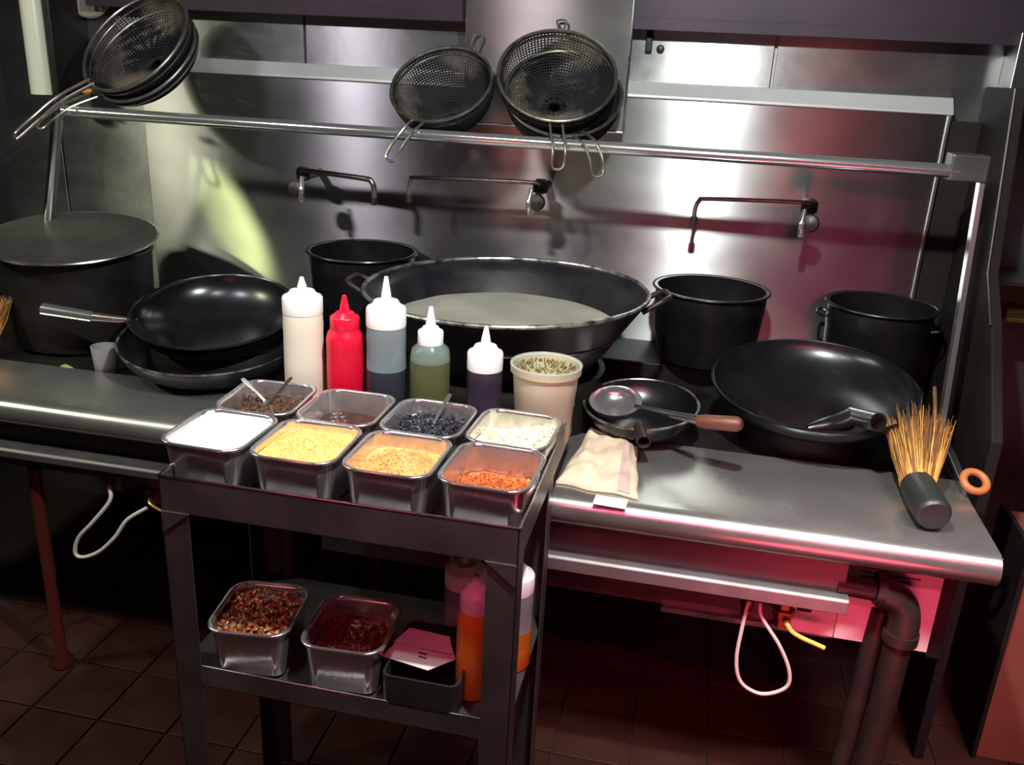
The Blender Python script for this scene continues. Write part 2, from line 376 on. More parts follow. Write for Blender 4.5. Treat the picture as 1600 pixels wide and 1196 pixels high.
box_obj('front_panel', (1.735, .80, .0, 2.6, 1.02, .60), M['redlit_wall'], nb)
box_obj('side_skin', (1.723, .79, .0, 1.735, 1.02, .62), M['sidewall'], nb)

# ================================================================ WALL FAUCETS
def faucet(vx, ex, z, label, gx=None, y=1.22, valve_h=.05, rr=.006):
    rt = thing('wall_faucet', (vx, 1.36, z-.02), label, 'faucet', 'swing faucets on the backsplash')
    d = 1 if ex > vx else -1
    obj('valve_body', MB().tube([(vx, 1.36, z), (vx, 1.25, z)], .012, 12).lathe([(.012, -.012), (.022, -.006), (.022, .02), (.012, .028)], c=(vx, y+.02, z), n=16), M['iron'], rt)
    obj('spout', MB().tube(smooth_path([(vx, y, z+.015), (vx+d*.03, y-.005, z+.020), (ex-d*.035, y-.012, z+.012), (ex-d*.008, y-.012, z+.004), (ex, y-.012, z-.018), (ex, y-.012, z-.045)], 5), rr, 10), M['wirelt'], rt)
    obj('nozzle', MB().lathe([(.006, -.010), (.0095, -.008), (.0095, .012), (.006, .014)], c=(ex, y-.012, z-.052), n=12), M['iron'], rt)
    obj('handle', MB().lathe([(.006, 0), (.021, .004), (.024, .012), (.021, .022), (.008, .028)], M4=frame((vx-d*.005, y-.02, z-.030), (.25*d, -1, .1)), n=20), M['iron'], rt)
    obj('lever', MB().tube(smooth_path([(vx+d*.016, y-.03, z+.005), (vx+d*.020, y-.045, z-.03), (vx+d*.016, y-.04, z-.062)], 4), [.006]*4+[.008]*4+[.010], 10), M['chrome'], rt)
    return rt
faucet(1.165, .870, 1.292, 'swing faucet on the wall above the two right hand pots, spout pointing left')
faucet(.440, .065, 1.290, 'swing faucet under the double strainer, thin spout pointing left')
faucet(-.270, -.040, 1.275, 'swing faucet at left on the wall with short spout turned right', rr=.008)

# ================================================================ WOKS AND POTS
def bowlprof(R_, depth, th, k=12, flat=.15, power=1.0):
    out = []
    for i in range(k+1):
        a = (pi/2)*(i/k)
        out.append((R_*(flat + (1-flat)*sin(a)**.9) if i else R_*flat*.5, -depth*cos(a)**1.15 if i < k else 0))
    out = [(x, z) for x, z in out]
    inner = [(max(x-th, .002), z+th*.8 if j < k else 0) for j, (x, z) in enumerate(out)]
    return out, inner
def wok(name, c, R_, depth, label, nrm=(0, 0, 1), material='wok', rim_r=.004, group=None, lip=0):
    rt = thing(name, (c[0], c[1], c[2]-depth), label, 'wok', group)
    Mx = frame(c, nrm)
    o, i = bowlprof(R_, depth, .004)
    if lip:
        o = [(.05, -.24), (.12, -.232), (.18, -.21), (.225, -.175), (.262, -.13), (.292, -.085), (.325, -.038), (.352, 0)]
        o = [(a*R_/.352, b) for a, b in o]; i = [(a-.005, b+.004) for a, b in o[:-1]] + [(o[-1][0]-.005, 0)]
    obj('bowl', MB().lathe(o + i[::-1], M4=Mx, n=72), M[material], rt, angle=60)
    return rt, Mx
# big wok
bw, Mx = wok('large_wok', (.436, .860, 1.095), .356, .24, 'huge black wok in the centre of the range holding pale broth', (-.02, 0, 1), 'wokbig', lip=1)
obj('rim', MB().torus(0, .352, .0055, 72, 8, M4=Mx), M['rim'], bw)
for s, a in ((1, .10), (-1, pi+.1)):
    c, t = V((cos(a), sin(a), 0)), V((-sin(a), cos(a), 0))
    P = [Mx @ (c*.350 + t*.055*q + V((0, 0, -.012 if abs(q) == 1 else 0)) + c*(0 if abs(q) == 1 else e)) for q, e in ((-1, 0), (-.85, .035), (0, .052), (.85, .035), (1, 0))]
    P[0] = Mx @ (c*.335 + t*-.055 + V((0, 0, -.03))); P[-1] = Mx @ (c*.335 + t*.055 + V((0, 0, -.03)))
    obj('handle', MB().tube(smooth_path(P, 5), .007, 10), M['iron'], bw)
br = MB(); n = 72; Rb = .291
ring = [V((.440+Rb*cos(2*pi*k/n)*(1+.01*sin(5*k)), .855+Rb*sin(2*pi*k/n)*(1+.012*sin(7*k)), .010+1.0)) for k in range(n)]
ctr = [V((.440+.05*cos(2*pi*k/n), .855+.05*sin(2*pi*k/n), 1.011)) for k in range(n)]
br.loops([ring, ctr], False, True)
tag(obj('broth', br, M['oil'], origin=(.44, .855, 1.010)), 'pale greyish broth lying inside the huge wok', 'broth', kind='stuff')
# right wok with tube handle
rw, Mx = wok('round_wok', (1.193, .842, .945), .236, .090, 'shiny dark wok at right with hollow tube handle, in front of two pots', (-.03, -.14, .98))
obj('rim', MB().torus(0, .236, .003, 72, 6, M4=Mx), M['wok'], rw)
hp = [V((1.205, .668, .905)), V((1.245, .640, .925)), V((1.300, .605, .947))]
hm = MB(); n = 24
ax = (hp[2]-hp[1]).normalized()
Mh = frame(hp[2], V((.34, -.93, .10)))
def hollow(mb, p0, p1, r0, r1, th, n=24):
    d = (V(p1)-V(p0)).normalized(); F0, F1 = frame(p0, d), frame(p1, d)
    L_ = [[F @ V((rr*cos(2*pi*k/n), rr*sin(2*pi*k/n), 0)) for k in range(n)] for F, rr in ((F0, r0), (F1, r1), (F1, r1-th), (F0, r0-th))]
    return mb.loops(L_, False, True)
hollow(hm, (1.264, .690, .925), (1.301, .606, .949), .0215, .0205, .0025)
obj('handle', hm, M['steel'], rw)
obj('handle_socket', MB().tube(smooth_path([(1.165, .632, .905), (1.205, .648, .910), (1.245, .672, .918), (1.266, .686, .926)], 4), [.008, .012, .015, .018, .020, .021, .021, .021, .022, .022, .022, .0225, .021], 16), M['wok'], rw)
# left wok
lw, Mx = wok('round_wok', (-.350, .83, .965), .210, .10, 'black wok at left behind the white bottle, bright steel handle pointing left', (.04, -.20, .97))
obj('rim', MB().torus(0, .215, .003, 72, 6, M4=Mx), M['wok'], lw)
hm = MB(); hollow(hm, (-.640, .725, .941), (-.778, .715, .951), .0150, .0175, .002)
obj('handle', hm, M['chrome'], lw)
obj('handle_socket', MB().tube([(-.535, .76, .935), (-.58, .745, .936), (-.65, .725, .942)], [.006, .010, .0135], 14), M['wirelt'], lw)
# nested wok below it
lw2, Mx = wok('nested_wok', (-.345, .80, .900), .235, .10, 'dark wok lying under the black wok at left, only its front showing', (.03, -.12, .99), 'wokbig')
obj('rim', MB().torus(0, .235, .003, 72, 6, M4=Mx), M['rim'], lw2)

def pot(c, R_, h, label, taper=.8, ear=True, m='black', rz=0):
    rt = thing('cooking_pot', (c[0], c[1], c[2]-h), label, 'pot', 'black pots on the rear ledge')
    o = [(R_*taper*.9, -h), (R_*taper, -h+.008), (R_*(taper+(1-taper)*.65), -h*.55), (R_*.975, -h*.28), (R_*.985, -h*.26), (R_*.985, -.006), (R_*1.03, 0), (R_*1.03, .004)]
    i = [(R_*.96, .003), (R_*.955, -h*.27), (R_*(taper-.03), -h+.012), (.01, -h+.012)]
    obj('bowl', MB().lathe(o+i, c=c, n=56), M[m], rt, angle=35)
    obj('rim', MB().torus((c[0], c[1], c[2]+.002), R_*1.03, .0035, 56, 6), M[m], rt)
    if ear:
        for s in (rz, rz+pi):
            cc, t = V((cos(s), sin(s), 0)), V((-sin(s), cos(s), 0)); b = V(c)+V((0, 0, -h*.22))
            obj('handle', MB().tube(smooth_path([b+cc*R_*.97-t*.03, b+cc*(R_*.97+.022)-t*.026+V((0, 0, .006)), b+cc*(R_*.97+.022)+t*.026+V((0, 0, .006)), b+cc*R_*.97+t*.03], 4), .0045, 8), M[m], rt)
    return rt
pot((.938, 1.195, 1.064), .152, .20, 'deep black pot between the huge wok and the far right pot', .84, False)
pot((1.385, 1.214, 1.058), .137, .205, 'black pot at the far right of the rear ledge', .86, True, rz=2.9)
pot((-.070, 1.19, 1.078), .156, .22, 'black pot behind the red bottle, partly hidden by the huge wok', .84, False)

# tall pot at left with shallow pan lid on it
tp = thing('stock_pot', (-.86, .98, .785), 'tall sooty stock pot at the left frame edge under a shallow grey pan', 'stock pot')
obj('body', MB().lathe([(.18, 0), (.19, .01), (.20, .13), (.205, .27), (.198, .27), (.19, .02), (.01, .02)], c=(-.865, .98, .787), n=48), M['dark'], tp)
obj('rim', MB().torus((-.865, .98, 1.056), .204, .006, 48, 8), M['iron'], tp)
Ms = frame((-.865, .965, 1.092), (.05, -.12, 1))
sp = thing('shallow_pan', (-.865, .965, 1.06), 'shallow grey metal pan lying on the tall stock pot', 'pan')
obj('dish', MB().lathe([(.02, -.030), (.12, -.028), (.20, -.010), (.232, .0), (.232, .004), (.20, -.006), (.12, -.022), (.02, -.024)], M4=Ms, n=56), mat('grey_pan_metal', (.12, .12, .11), .35, .8, (.22, .21, .19), 8), sp)
obj('rim', MB().torus(0, .232, .004, 56, 6, M4=Ms), M['steel'], sp)

# small pan with ladle
fp, Mx = wok('small_wok', (.800, .735, .880), .135, .074, 'small dark wok beside the plastic tub with a ladle lying in it', (-.05, -.10, .99))
obj('rim', MB().torus(0, .135, .003, 56, 6, M4=Mx), M['rim'], fp)
hm = MB(); hollow(hm, (.806, .615, .868), (.822, .545, .862), .013, .015, .002); obj('handle', hm, M['iron'], fp)
ld = thing('wok_ladle', (.76, .71, .86), 'steel ladle with reddish wooden handle end lying across the small wok', 'ladle')
o, i = bowlprof(.062, .036, .0015); Ml = frame((.742, .700, .893), (-.05, -.25, .95))
obj('scoop', MB().lathe(o+i[::-1], M4=Ml, n=40), M['chrome'], ld)
obj('handle', MB().tube([(.790, .675, .893), (.86, .625, .905), (.945, .552, .925)], [.006, .0075, .011], 12), M['steel'], ld)
obj('grip', MB().tube([(.932, .560, .921), (.945, .553, .924), (1.012, .530, .936), (1.020, .527, .9375)], [.013, .0155, .0165, .010], 14), M['wood'], ld)

# ================================================================ STRAINERS
def strainer(c, nrm, R_, depth, label, hook=None, handle=None, rings=1, cat='strainer', hr=.0036, meshmat='mesh', sep=.05, wm='wire', group='dark noodle strainers on the rail'):
    Mx = frame(c, nrm)
    rt = thing('noodle_strainer', c, label, cat, group)
    bm_ = MB(); n, k = 100, 26; ls = []
    for j in range(k+1):
        a = (pi/2)*j/k*.97
        ls.append([Mx @ V((R_*cos(a)**.75*cos(2*pi*q/n), R_*cos(a)**.75*sin(2*pi*q/n), -depth*sin(a))) for q in range(n)])
    bm_.loops(ls, False, True)
    g = obj('basket', bm_, M[meshmat], rt)
    wf = g.modifiers.new('wires', 'WIREFRAME'); wf.thickness = .0050; wf.use_even_offset = False; wf.use_replace = True
    obj('rim', MB().torus(0, R_, .0048, 64, 8, M4=Mx), M[wm], rt)
    obj('band', MB().torus(0, R_*.985, .003, 64, 6, M4=Mx @ Matrix.Translation((0, 0, -.018))), M[wm], rt)
    if handle:
        A = [V(p) for p in handle]; side = (A[-1]-A[0]).cross(V(nrm)).normalized()
        hw = .0155
        pts = [p-side*hw for p in A] + [A[-1]-side*hw*.6+(A[-1]-A[-2]).normalized()*.014, A[-1]+side*hw*.6+(A[-1]-A[-2]).normalized()*.014] + [p+side*hw for p in A[::-1]]
        obj('handle', MB().tube(smooth_path(pts, 4), hr, 8), M['wirelt'], rt)
    if hook:
        h = V(hook); x = V((1, 0, 0)); top = Mx @ V((0, 0, 0)) + (h-V(c))*.0
        b = V(hook)
        base = V(c) + (b-V(c)).normalized()*R_
        obj('hook', MB().tube(smooth_path([base-x*.018, base+(b-base)*.45-x*.008, b-x*.012+V((0, -.01, 0)), b+x*.012+V((0, -.01, 0)), base+(b-base)*.45+x*.008, base+x*.018], 4), .0028, 8), M['wirelt'], rt)
    return rt
nA = (.13, -.70, .70)
strainer((.490, 1.105, 1.598), nA, .150, .12, 'upper round strainer of the dark pair hanging behind the rail', hook=(.470, 1.254, 1.730),
         handle=[(.508, 1.015, 1.492), (.520, .985, 1.458), (.530, .965, 1.425), (.530, .96, 1.395)])
strainer((.505, 1.135, 1.555), (.12, -.66, .74), .150, .12, 'lower round strainer nested under the upper one, handle leaning right',
         handle=[(.560, 1.045, 1.462), (.600, .984, 1.446), (.620, .965, 1.415), (.628, .96, 1.385)])
strainer((.185, 1.105, 1.560), (-.06, -.66, .74), .135, .12, 'round strainer left of the dark pair, its handle hooked over the rail', hook=(.245, 1.254, 1.685),
         handle=[(.160, 1.030, 1.475), (.143, .987, 1.456), (.120, .965, 1.42), (.100, .96, 1.385)])
# wire mesh skimmer top left
nS = (.05, -.70, .62)
strainer((-.695, 1.10, 1.625), (-.20, -.72, .64), .168, .09, 'wide wire skimmer at top left, long double wire handle resting on the rail end',
         handle=[(-.79, 1.03, 1.518), (-.865, .985, 1.468), (-.905, .93, 1.415), (-.935, .90, 1.378)], meshmat='mesh', wm='wirelt', hr=.0045, group='wire skimmers at top left')
strainer((-.685, 1.125, 1.590), (-.18, -.72, .66), .162, .07, 'second wire skimmer nested beneath the wide one at top left',
         handle=[(-.775, 1.05, 1.490), (-.835, .985, 1.456), (-.860, .94, 1.425), (-.868, .91, 1.405)], meshmat='mesh', wm='wirelt', hr=.0035, group='wire skimmers at top left')
# things in the top left corner
pc = thing('wall_pipe', (-1.17, 1.32, 1.3), 'pale vertical pipe with dark clamp at the top left corner', 'pipe')
obj('pipe', MB().lathe([(.034, 0), (.034, .30), (.030, .33), (.010, .34)], c=(-1.125, 1.25, 1.46), n=24), M['pipewh'], pc)
obj('clamp', MB().box(-1.085, 1.24, 1.46, -1.062, 1.404, 1.80), M['dark'], pc, bevel=.004)
pg = thing('round_plate', (-1.03, 1.30, 1.72), 'pale round cover partly cut off by the top edge, above the skimmer handle', 'cover')
obj('disc', MB().lathe([(.001, 0), (.085, 0), (.09, .006), (.085, .012), (.001, .014)], M4=frame((-1.03, 1.385, 1.775), (0, -1, 0)), n=40), mat('buff_cover', (.30, .27, .21), .5), pg)
tag(obj('amber_clip', MB().tube([(-.865, 1.09, 1.487), (-.83, 1.085, 1.487)], [.008, .008], 10), M['orangebit'], origin=(-.85, 1.09, 1.487)), 'small amber plastic clip on the skimmer handle near the rail end', 'clip')

# ================================================================ CART
CX0, CX1, CY0, CY1 = .030, .664, -.034, .365
ct = thing('prep_cart', (.345, .16, 0), 'dull steel prep cart holding eight food pans on top and two on its lower shelf', 'cart')
tb = MB().box(CX0+.004, CY0+.004, .868, CX1-.004, .54, .880)
obj('top_shelf', tb, M['cart'], ct, bevel=.001, smooth=False)
obj('front_apron', MB().box(CX0, CY0, .866, CX1, CY0+.004, .934), M['cart'], ct, bevel=.0015, smooth=False)
obj('side_apron', MB().box(CX0, CY0, .866, CX0+.004, .54, .934), M['cart'], ct, bevel=.0015, smooth=False)
obj('side_apron', MB().box(CX1-.004, CY0, .866, CX1, .54, .934), M['cart'], ct, bevel=.0015, smooth=False)
obj('rolled_rim', MB().tube([(CX0, .54, .934), (CX0, CY0+.001, .934), (CX1, CY0+.001, .934), (CX1, .54, .934)], .0025, 8), M['steel'], ct)
for (x, sx) in ((CX0, 1), (CX1, -1)):
    for (y, sy) in ((CY0, 1), (.31, -1)):
        lg = MB().box(min(x, x+sx*.052), min(y, y+sy*.003), 0.02, max(x, x+sx*.052), max(y, y+sy*.003), .865)
        lg.box(min(x, x+sx*.003), min(y, y+sy*.05), 0.02, max(x, x+sx*.003), max(y, y+sy*.05), .865)
        l_ = obj('leg', lg, M['cart'], ct, bevel=.001, smooth=False)
        obj('foot', MB().lathe([(.016, 0), (.018, .004), (.014, .024)], c=(x+sx*.016, y+sy*.016, 0), n=14), M['rubber'], l_)
obj('gusset', MB().loops([[V((x, CY0-.003+dy, z)) for (x, z) in ((CX1-.002, .868), (CX1-.055, .868), (CX1-.002, .825))] for dy in (0, .003)]), M['cart'], ct, bevel=.0005, smooth=False)
obj('gusset', MB().loops([[V((x, CY0-.003+dy, z)) for (x, z) in ((CX0+.002, .868), (CX0+.055, .868), (CX0+.002, .825))] for dy in (0, .003)]), M['cart'], ct, bevel=.0005, smooth=False)
obj('lower_shelf', MB().box(CX0+.004, CY0+.004, .528, CX1-.004, .31, .538), M['cart'], ct, bevel=.001, smooth=False)
obj('shelf_lip', MB().box(CX0+.003, CY0+.001, .508, CX1-.003, CY0+.005, .552), M['steel'], ct, bevel=.001, smooth=False)

# ---- food pans
def pan_mesh(hw, hd, h, rad=.038):
    mb = MB(); t = .0012
    secs = [(-.020, -h, .020), (-.014, -h+.003, .022), (-.0065, -.008, .032), (-.0065, -.0035, .032), (0, -.0035, .036), (.0008, -.001, .036), (0, .0015, .036), (-.003, .002, .034), (-.0065, .0005, .032), (-.0075, -.006, .031), (-.015, -h+.006, .022), (-.022, -h+.003, .018)]
    return mb.loops([rr_loop(hw+o_, hd+o_, rd, z) for (o_, z, rd) in secs])
def heap(hw, hd, fn, rad=.03, nr=16, skirt=.02, c=(0, 0, 0), z0=0, na=11):
    mb = MB(); ls = []
    base = rr_loop(hw, hd, rad, 0, na)
    ls.append([V((p.x, p.y, z0-skirt)) for p in base])
    for j in range(nr+1):
        s = 1-j/(nr+.15)
        ls.append([V((p.x*s, p.y*s, z0+fn(p.x*s, p.y*s))) for p in base])
    ls = [[p+V(c) for p in l] for l in ls]
    return mb.loops(ls, True, True)
def grains(mb, pts, size, jit=.5, shape=1.0):
    for p in pts:
        s = size*(1+random.uniform(-jit, jit)); q = Matrix.Rotation(random.uniform(0, 6.28), 3, (random.uniform(-1, 1), random.uniform(-1, 1), random.uniform(-1, 1)+.01))
        v = [V((s, 0, 0)), V((-s, 0, 0)), V((0, s*.7, 0)), V((0, -s*.7, 0)), V((0, 0, s*shape)), V((0, 0, -s*shape))]
        mb.add([V(p)+q @ a for a in v], [(0, 2, 4), (2, 1, 4), (1, 3, 4), (3, 0, 4), (2, 0, 5), (1, 2, 5), (3, 1, 5), (0, 3, 5)])
PW, PD, PZ = .0795, .087, .982
PX = [.088 + i*.1675 for i in range(4)]
rows = (.080, .262)
pan0 = obj('food_pan', pan_mesh(PW, PD, .098), M['pan'], origin=(0, 0, 0), angle=60)
pan0['group'] = 'steel food pans on top of the cart'
labs = {(0, 0): 'steel food pan heaped with white starch, front row left end', (1, 0): 'steel food pan of yellow granules in the front row',
        (2, 0): 'steel food pan of tan sugar in the front row', (3, 0): 'steel food pan of orange chili paste, front row right end',
        (0, 1): 'steel food pan of brown peppercorns, back row left end', (1, 1): 'steel food pan of dark sauce, second in the back row',
        (2, 1): 'steel food pan of black beans, third in the back row', (3, 1): 'steel food pan of chopped garlic, back row right end'}
ang = {(0, 0): -.03, (1, 0): .01, (2, 0): -.01, (3, 0): -.04, (0, 1): .05, (1, 1): 0, (2, 1): -.02, (3, 1): -.05}
for (i, j), lb_ in labs.items():
    o = pan0 if (i, j) == (0, 0) else pan0.copy()
    if o is not pan0: COL.objects.link(o)
    o.location = (PX[i] + random.uniform(-.001, .001), rows[j], PZ - (.004 if j else 0)); o.rotation_euler = (0, 0, ang[(i, j)])
    tag(o, lb_, 'food pan')
def gauss(x, y, cx, cy, s, a): return a*math.exp(-((x-cx)**2+(y-cy)**2)/(2*s*s))
def content(name, i, j, fn, m, level, label, cat, gm=None, ng=0, gs=.002, spread=None, shape=1.0):
    fr = 1 - .17*(-level/.1)
    hw, hd = (PW-.0080)*1.0-(-level)*.10, (PD-.0080)*1.0-(-level)*.10
    mb = heap(hw, hd, fn)
    mb.v = [v for v in mb.v]
    if ng:
        pts = []
        for _ in range(ng):
            x, y = random.uniform(-hw*.95, hw*.95), random.uniform(-hd*.95, hd*.95)
            if abs(x) > hw-.02 and abs(y) > hd-.02: continue
            pts.append((x, y, fn(x, y)+gs*.3))
        if gm is None or gm is m: grains(mb, pts, gs, shape=shape)
    rot = Matrix.Rotation(ang[(i, j)], 4, 'Z')
    loc = V((PX[i], rows[j], PZ - (.004 if j else 0) + level))
    mb.v = [rot @ v + loc for v in mb.v]
    o = obj(name, mb, m, origin=loc, angle=60)
    tag(o, label, cat, kind='stuff')
    if gm is not None and gm is not m and ng:
        g = MB(); grains(g, pts, gs, shape=shape); g.v = [rot @ v + loc for v in g.v]
        tag(obj('grains', g, gm, o, smooth=False), kind='stuff')
    return o
nz = lambda x, y, k=1.0: .0012*k*(sin(x*310+y*170)+sin(y*270-x*130)+sin(x*97+y*411))
content('starch', 0, 0, lambda x, y: gauss(x, y, 0, .0, .05, .016)+nz(x, y, .5), M['flour'], -.010, 'bright white starch filling the front left pan', 'starch')
content('granules', 1, 0, lambda x, y: gauss(x, y, .0, -.01, .040, .040)-.006+nz(x, y, .5), M['ygrain'], -.012, 'heap of yellow granules in the front row', 'granules', M['ygrain'], 1500, .0011)
content('sugar', 2, 0, lambda x, y: gauss(x, y, .012, -.018, .036, .038)-.006+nz(x, y, .6), M['tgrain'], -.022, 'heap of tan sugar in the front row', 'sugar', M['tgrain'], 1500, .0013)
content('chili_paste', 3, 0, lambda x, y: gauss(x, y, .02, -.03, .035, .022)+nz(x, y, 1.6), M['chili'], -.052, 'lumpy orange chili paste low in the front right pan', 'chili paste', M['chili'], 900, .0022)
content('peppercorns', 0, 1, lambda x, y: gauss(x, y, .0, -.02, .06, .018)+nz(x, y, 2), M['pepper'], -.034, 'brown peppercorns in the back left pan', 'peppercorns', M['pepper2'], 500, .0024)
content('dark_sauce', 1, 1, lambda x, y: nz(x, y, .8), M['sauce'], -.046, 'smooth dark brown sauce low in the second back pan', 'sauce')
content('black_beans', 2, 1, lambda x, y: gauss(x, y, .0, -.01, .05, .010)+nz(x, y, 1.5), M['beans'], -.030, 'shiny black beans in the third back pan', 'beans', M['beans'], 700, .0036)
content('garlic', 3, 1, lambda x, y: .012-gauss(x, y, .01, -.035, .016, .020)+gauss(x, y, .05, .02, .03, .012)-gauss(x, y, -.03, .07, .03, .02)+nz(x, y, 1.5), M['garlic'], -.034, 'chopped pale garlic with a scooped hollow in the back right pan', 'garlic', M['garlic'], 900, .0028)

# spoons in the back pans
def spoon(p0, p1, w_, label, name='spoon', m='chrome'):
    rt = thing(name, p0, label, 'spoon')
    a, b = V(p0), V(p1); d = (b-a)
    s = d.cross(V((0, 0, 1))).normalized(); n_ = s.cross(d).normalized()
    def sec(t, w2, th): c = a+d*t; return [c-s*w2-n_*th, c+s*w2-n_*th, c+s*w2+n_*th, c-s*w2+n_*th]
    obj('handle', MB().loops([sec(0, w_*.6, .001), sec(.5, w_*.6, .001), sec(.85, w_, .001), sec(1, w_*.75, .001)]), M[m], rt, bevel=.0006)
    F = frame(a - d.normalized()*.018, n_, d)
    ls = [[F @ V((rr*1.35*cos(2*pi*k/20), rr*sin(2*pi*k/20), -z)) for k in range(20)] for rr, z in ((.004, .006), (.010, .005), (.015, .0), (.0142, -.0005), (.009, .004), (.003, .005))]
    obj('bowl', MB().loops(ls), M[m], rt)
    return rt
spoon((.075, .275, .962), (.018, .292, .998), .006, 'steel spoon leaning on the left rim of the peppercorn pan')
spoon((.425, .262, .955), (.440, .345, .998), .005, 'steel spoon upright in the black bean pan')
spoon((.090, .250, .962), (.100, .345, .992), .004, 'dark thin spoon in the peppercorn pan leaning towards the bottles', m='iron')

# ================================================================ BOTTLES
def bottle(name, x, y, z0, rb, hb, label, bodym, capm, sauce=None, level=.5, cap_r=None, cap_h=.035, noz=.045, tip=True, shoulder=.03, wide=True, cat='squeeze bottle', group='squeeze bottles behind the pans', tilt=None):
    rt = thing(name, (x, y, z0), label, cat, group)
    cr_ = cap_r or rb*.97
    prof = [(rb*.9, 0), (rb, .006), (rb, hb*.5), (rb*.985, hb*.78), (rb, hb-shoulder)]
    if not wide: prof += [(rb*.92, hb-shoulder*.5), (cr_*.95, hb-.004), (cr_*.95, hb)]
    else: prof += [(rb*.97, hb-.006), (rb*.95, hb)]
    obj('bottle_body', MB().lathe(prof, c=(x, y, z0), n=36), M[bodym], rt)
    if sauce:
        sp_ = [(rb*.902, -.0004), (rb*1.006, .006), (rb*1.006, hb*.5), (rb*(1.006-.015*max(0, level-.5)/.3), hb*level), (.002, hb*level+.001)]
        if level > .8: sp_ = [(rb*.902, -.0004), (rb*1.006, .006), (rb*1.006, hb*.5), (rb*.994, hb*.78), (.002, hb*.79)]
        obj('sauce', MB().lathe(sp_, c=(x, y, z0), n=32), M[sauce], rt)
    zc = z0+hb
    c_ = obj('cap', MB().lathe([(cr_*1.02, -.006), (cr_*1.03, -.002), (cr_*1.03, cap_h*.62), (cr_*.97, cap_h*.72), (cr_*.74, cap_h*.82), (cr_*.62, cap_h), (.010, cap_h+.003)], c=(x, y, zc), n=36), M[capm], rt)
    for k in range(0):
        pass
    obj('nozzle', MB().lathe([(.0115, cap_h), (.0095, cap_h+noz*.35), (.004, cap_h+noz), (.002, cap_h+noz)], c=(x, y, zc), n=16), M[capm], c_)
    return rt
Z0 = .881
bottle('squeeze_bottle', .088, .435, Z0, .0425, .232, 'cream filled squeeze bottle with stubby white cap, leftmost of the row', 'cream', 'white', cap_h=.042, noz=.028)
bottle('squeeze_bottle', .180, .440, Z0, .0400, .205, 'all red squeeze bottle second in the row', 'red', 'red', cap_r=.030, cap_h=.030, noz=.036, wide=False)
bottle('squeeze_bottle', .270, .445, Z0, .0420, .220, 'blue grey translucent bottle half full of dark sauce, tall white nozzle', 'milky', 'white', 'soy', .55, cap_h=.048, noz=.050)
bottle('squeeze_bottle', .367, .445, Z0, .0420, .192, 'olive green sauce bottle with small white cap', 'greenish', 'white', 'olive', .90, cap_r=.026, cap_h=.030, noz=.042, wide=False, shoulder=.035)
bottle('squeeze_bottle', .484, .450, Z0, .0375, .148, 'short bottle of dark purple sauce with white cap, nearest the tub', 'purple', 'white', cap_h=.045, noz=.040)
# deli tub
tb_ = thing('deli_tub', (.613, .450, Z0), 'open frosted plastic tub of garlic paste right of the bottles', 'tub')
obj('cup', MB().lathe([(.052, 0), (.055, .004), (.068, .150), (.073, .152), (.074, .166), (.071, .168), (.068, .166), (.066, .150), (.053, .008), (.002, .006)], c=(.613, .450, Z0), n=48), M['tub'], tb_)
obj('rim', MB().torus((.613, .450, Z0+.168), .0725, .0022, 48, 6), M['milky'], tb_)
mb = MB().lathe([(.051, 0), (.0525, .004), (.0605, .095), (.055, .101), (.002, .103)], c=(.613, .450, Z0+.008), n=32)
gp = obj('garlic_paste', mb, M['tubfood'], origin=(.613, .45, Z0+.01)); tag(gp, 'yellowish paste inside the frosted tub', 'paste', kind='stuff')
g = MB(); grains(g, [(.613+.0640*cos(a)*q, .450+.0640*sin(a)*q, Z0+zz) for a, q, zz in [(random.uniform(.3, 3.6), random.uniform(.985, 1.0), random.uniform(.125, .160)) for _ in range(330)]], .0026)
tag(obj('herb_bits', g, M['herb'], gp, smooth=False), kind='stuff')

# ================================================================ LOWER SHELF
lp = obj('food_pan', pan_mesh(PW*.98, PD*.98, .098), M['pan'], origin=(0, 0, 0), angle=60)
lp.location = (.163, .048, .640); lp.rotation_euler = (0, 0, .12)
tag(lp, 'steel food pan of mixed nuts and chili, left on the lower shelf', 'food pan', 'food pans on the lower shelf')
lp2 = lp.copy(); COL.objects.link(lp2); lp2.location = (.346, .050, .640); lp2.rotation_euler = (0, 0, .06); lp2['label'] = 'steel food pan of dark red sauce, right on the lower shelf'
def low_content(name, c, rz, level, fn, m, label, cat, extra):
    hw, hd = PW*.98-.008+level*.1, PD*.98-.008+level*.1
    rot = Matrix.Translation((c[0], c[1], c[2]+level)) @ Matrix.Rotation(rz, 4, 'Z')
    mb = heap(hw, hd, fn); mb.v = [rot @ v for v in mb.v]
    o = obj(name, mb, m, origin=(c[0], c[1], c[2]+level), angle=60); tag(o, label, cat, kind='stuff')
    for (mm, nn, gs) in extra:
        g = MB(); pts = []
        for _ in range(nn):
            x, y = random.uniform(-hw*.93, hw*.93), random.uniform(-hd*.93, hd*.93)
            if abs(x) > hw-.02 and abs(y) > hd-.02: continue
            pts.append(rot @ V((x, y, fn(x, y)+gs*.4)))
        grains(g, pts, gs); tag(obj('bits', g, mm, o, smooth=False), kind='stuff')
low_content('mixed_nuts', (.163, .048, .640), .12, -.016, lambda x, y: gauss(x, y, 0, 0, .05, .008)+nz(x, y, 2), M['pepper'], 'mixed nuts and dried chili in the lower left pan', 'nuts', ((M['chiliflake'], 420, .0045), (M['paleseed'], 110, .0042)))
low_content('red_sauce', (.346, .050, .640), .06, -.042, lambda x, y: gauss(x, y, .02, 0, .04, .010)+nz(x, y, 2), M['darkred'], 'lumpy dark red sauce in the lower right pan', 'sauce', ((M['darkred'], 300, .004),))
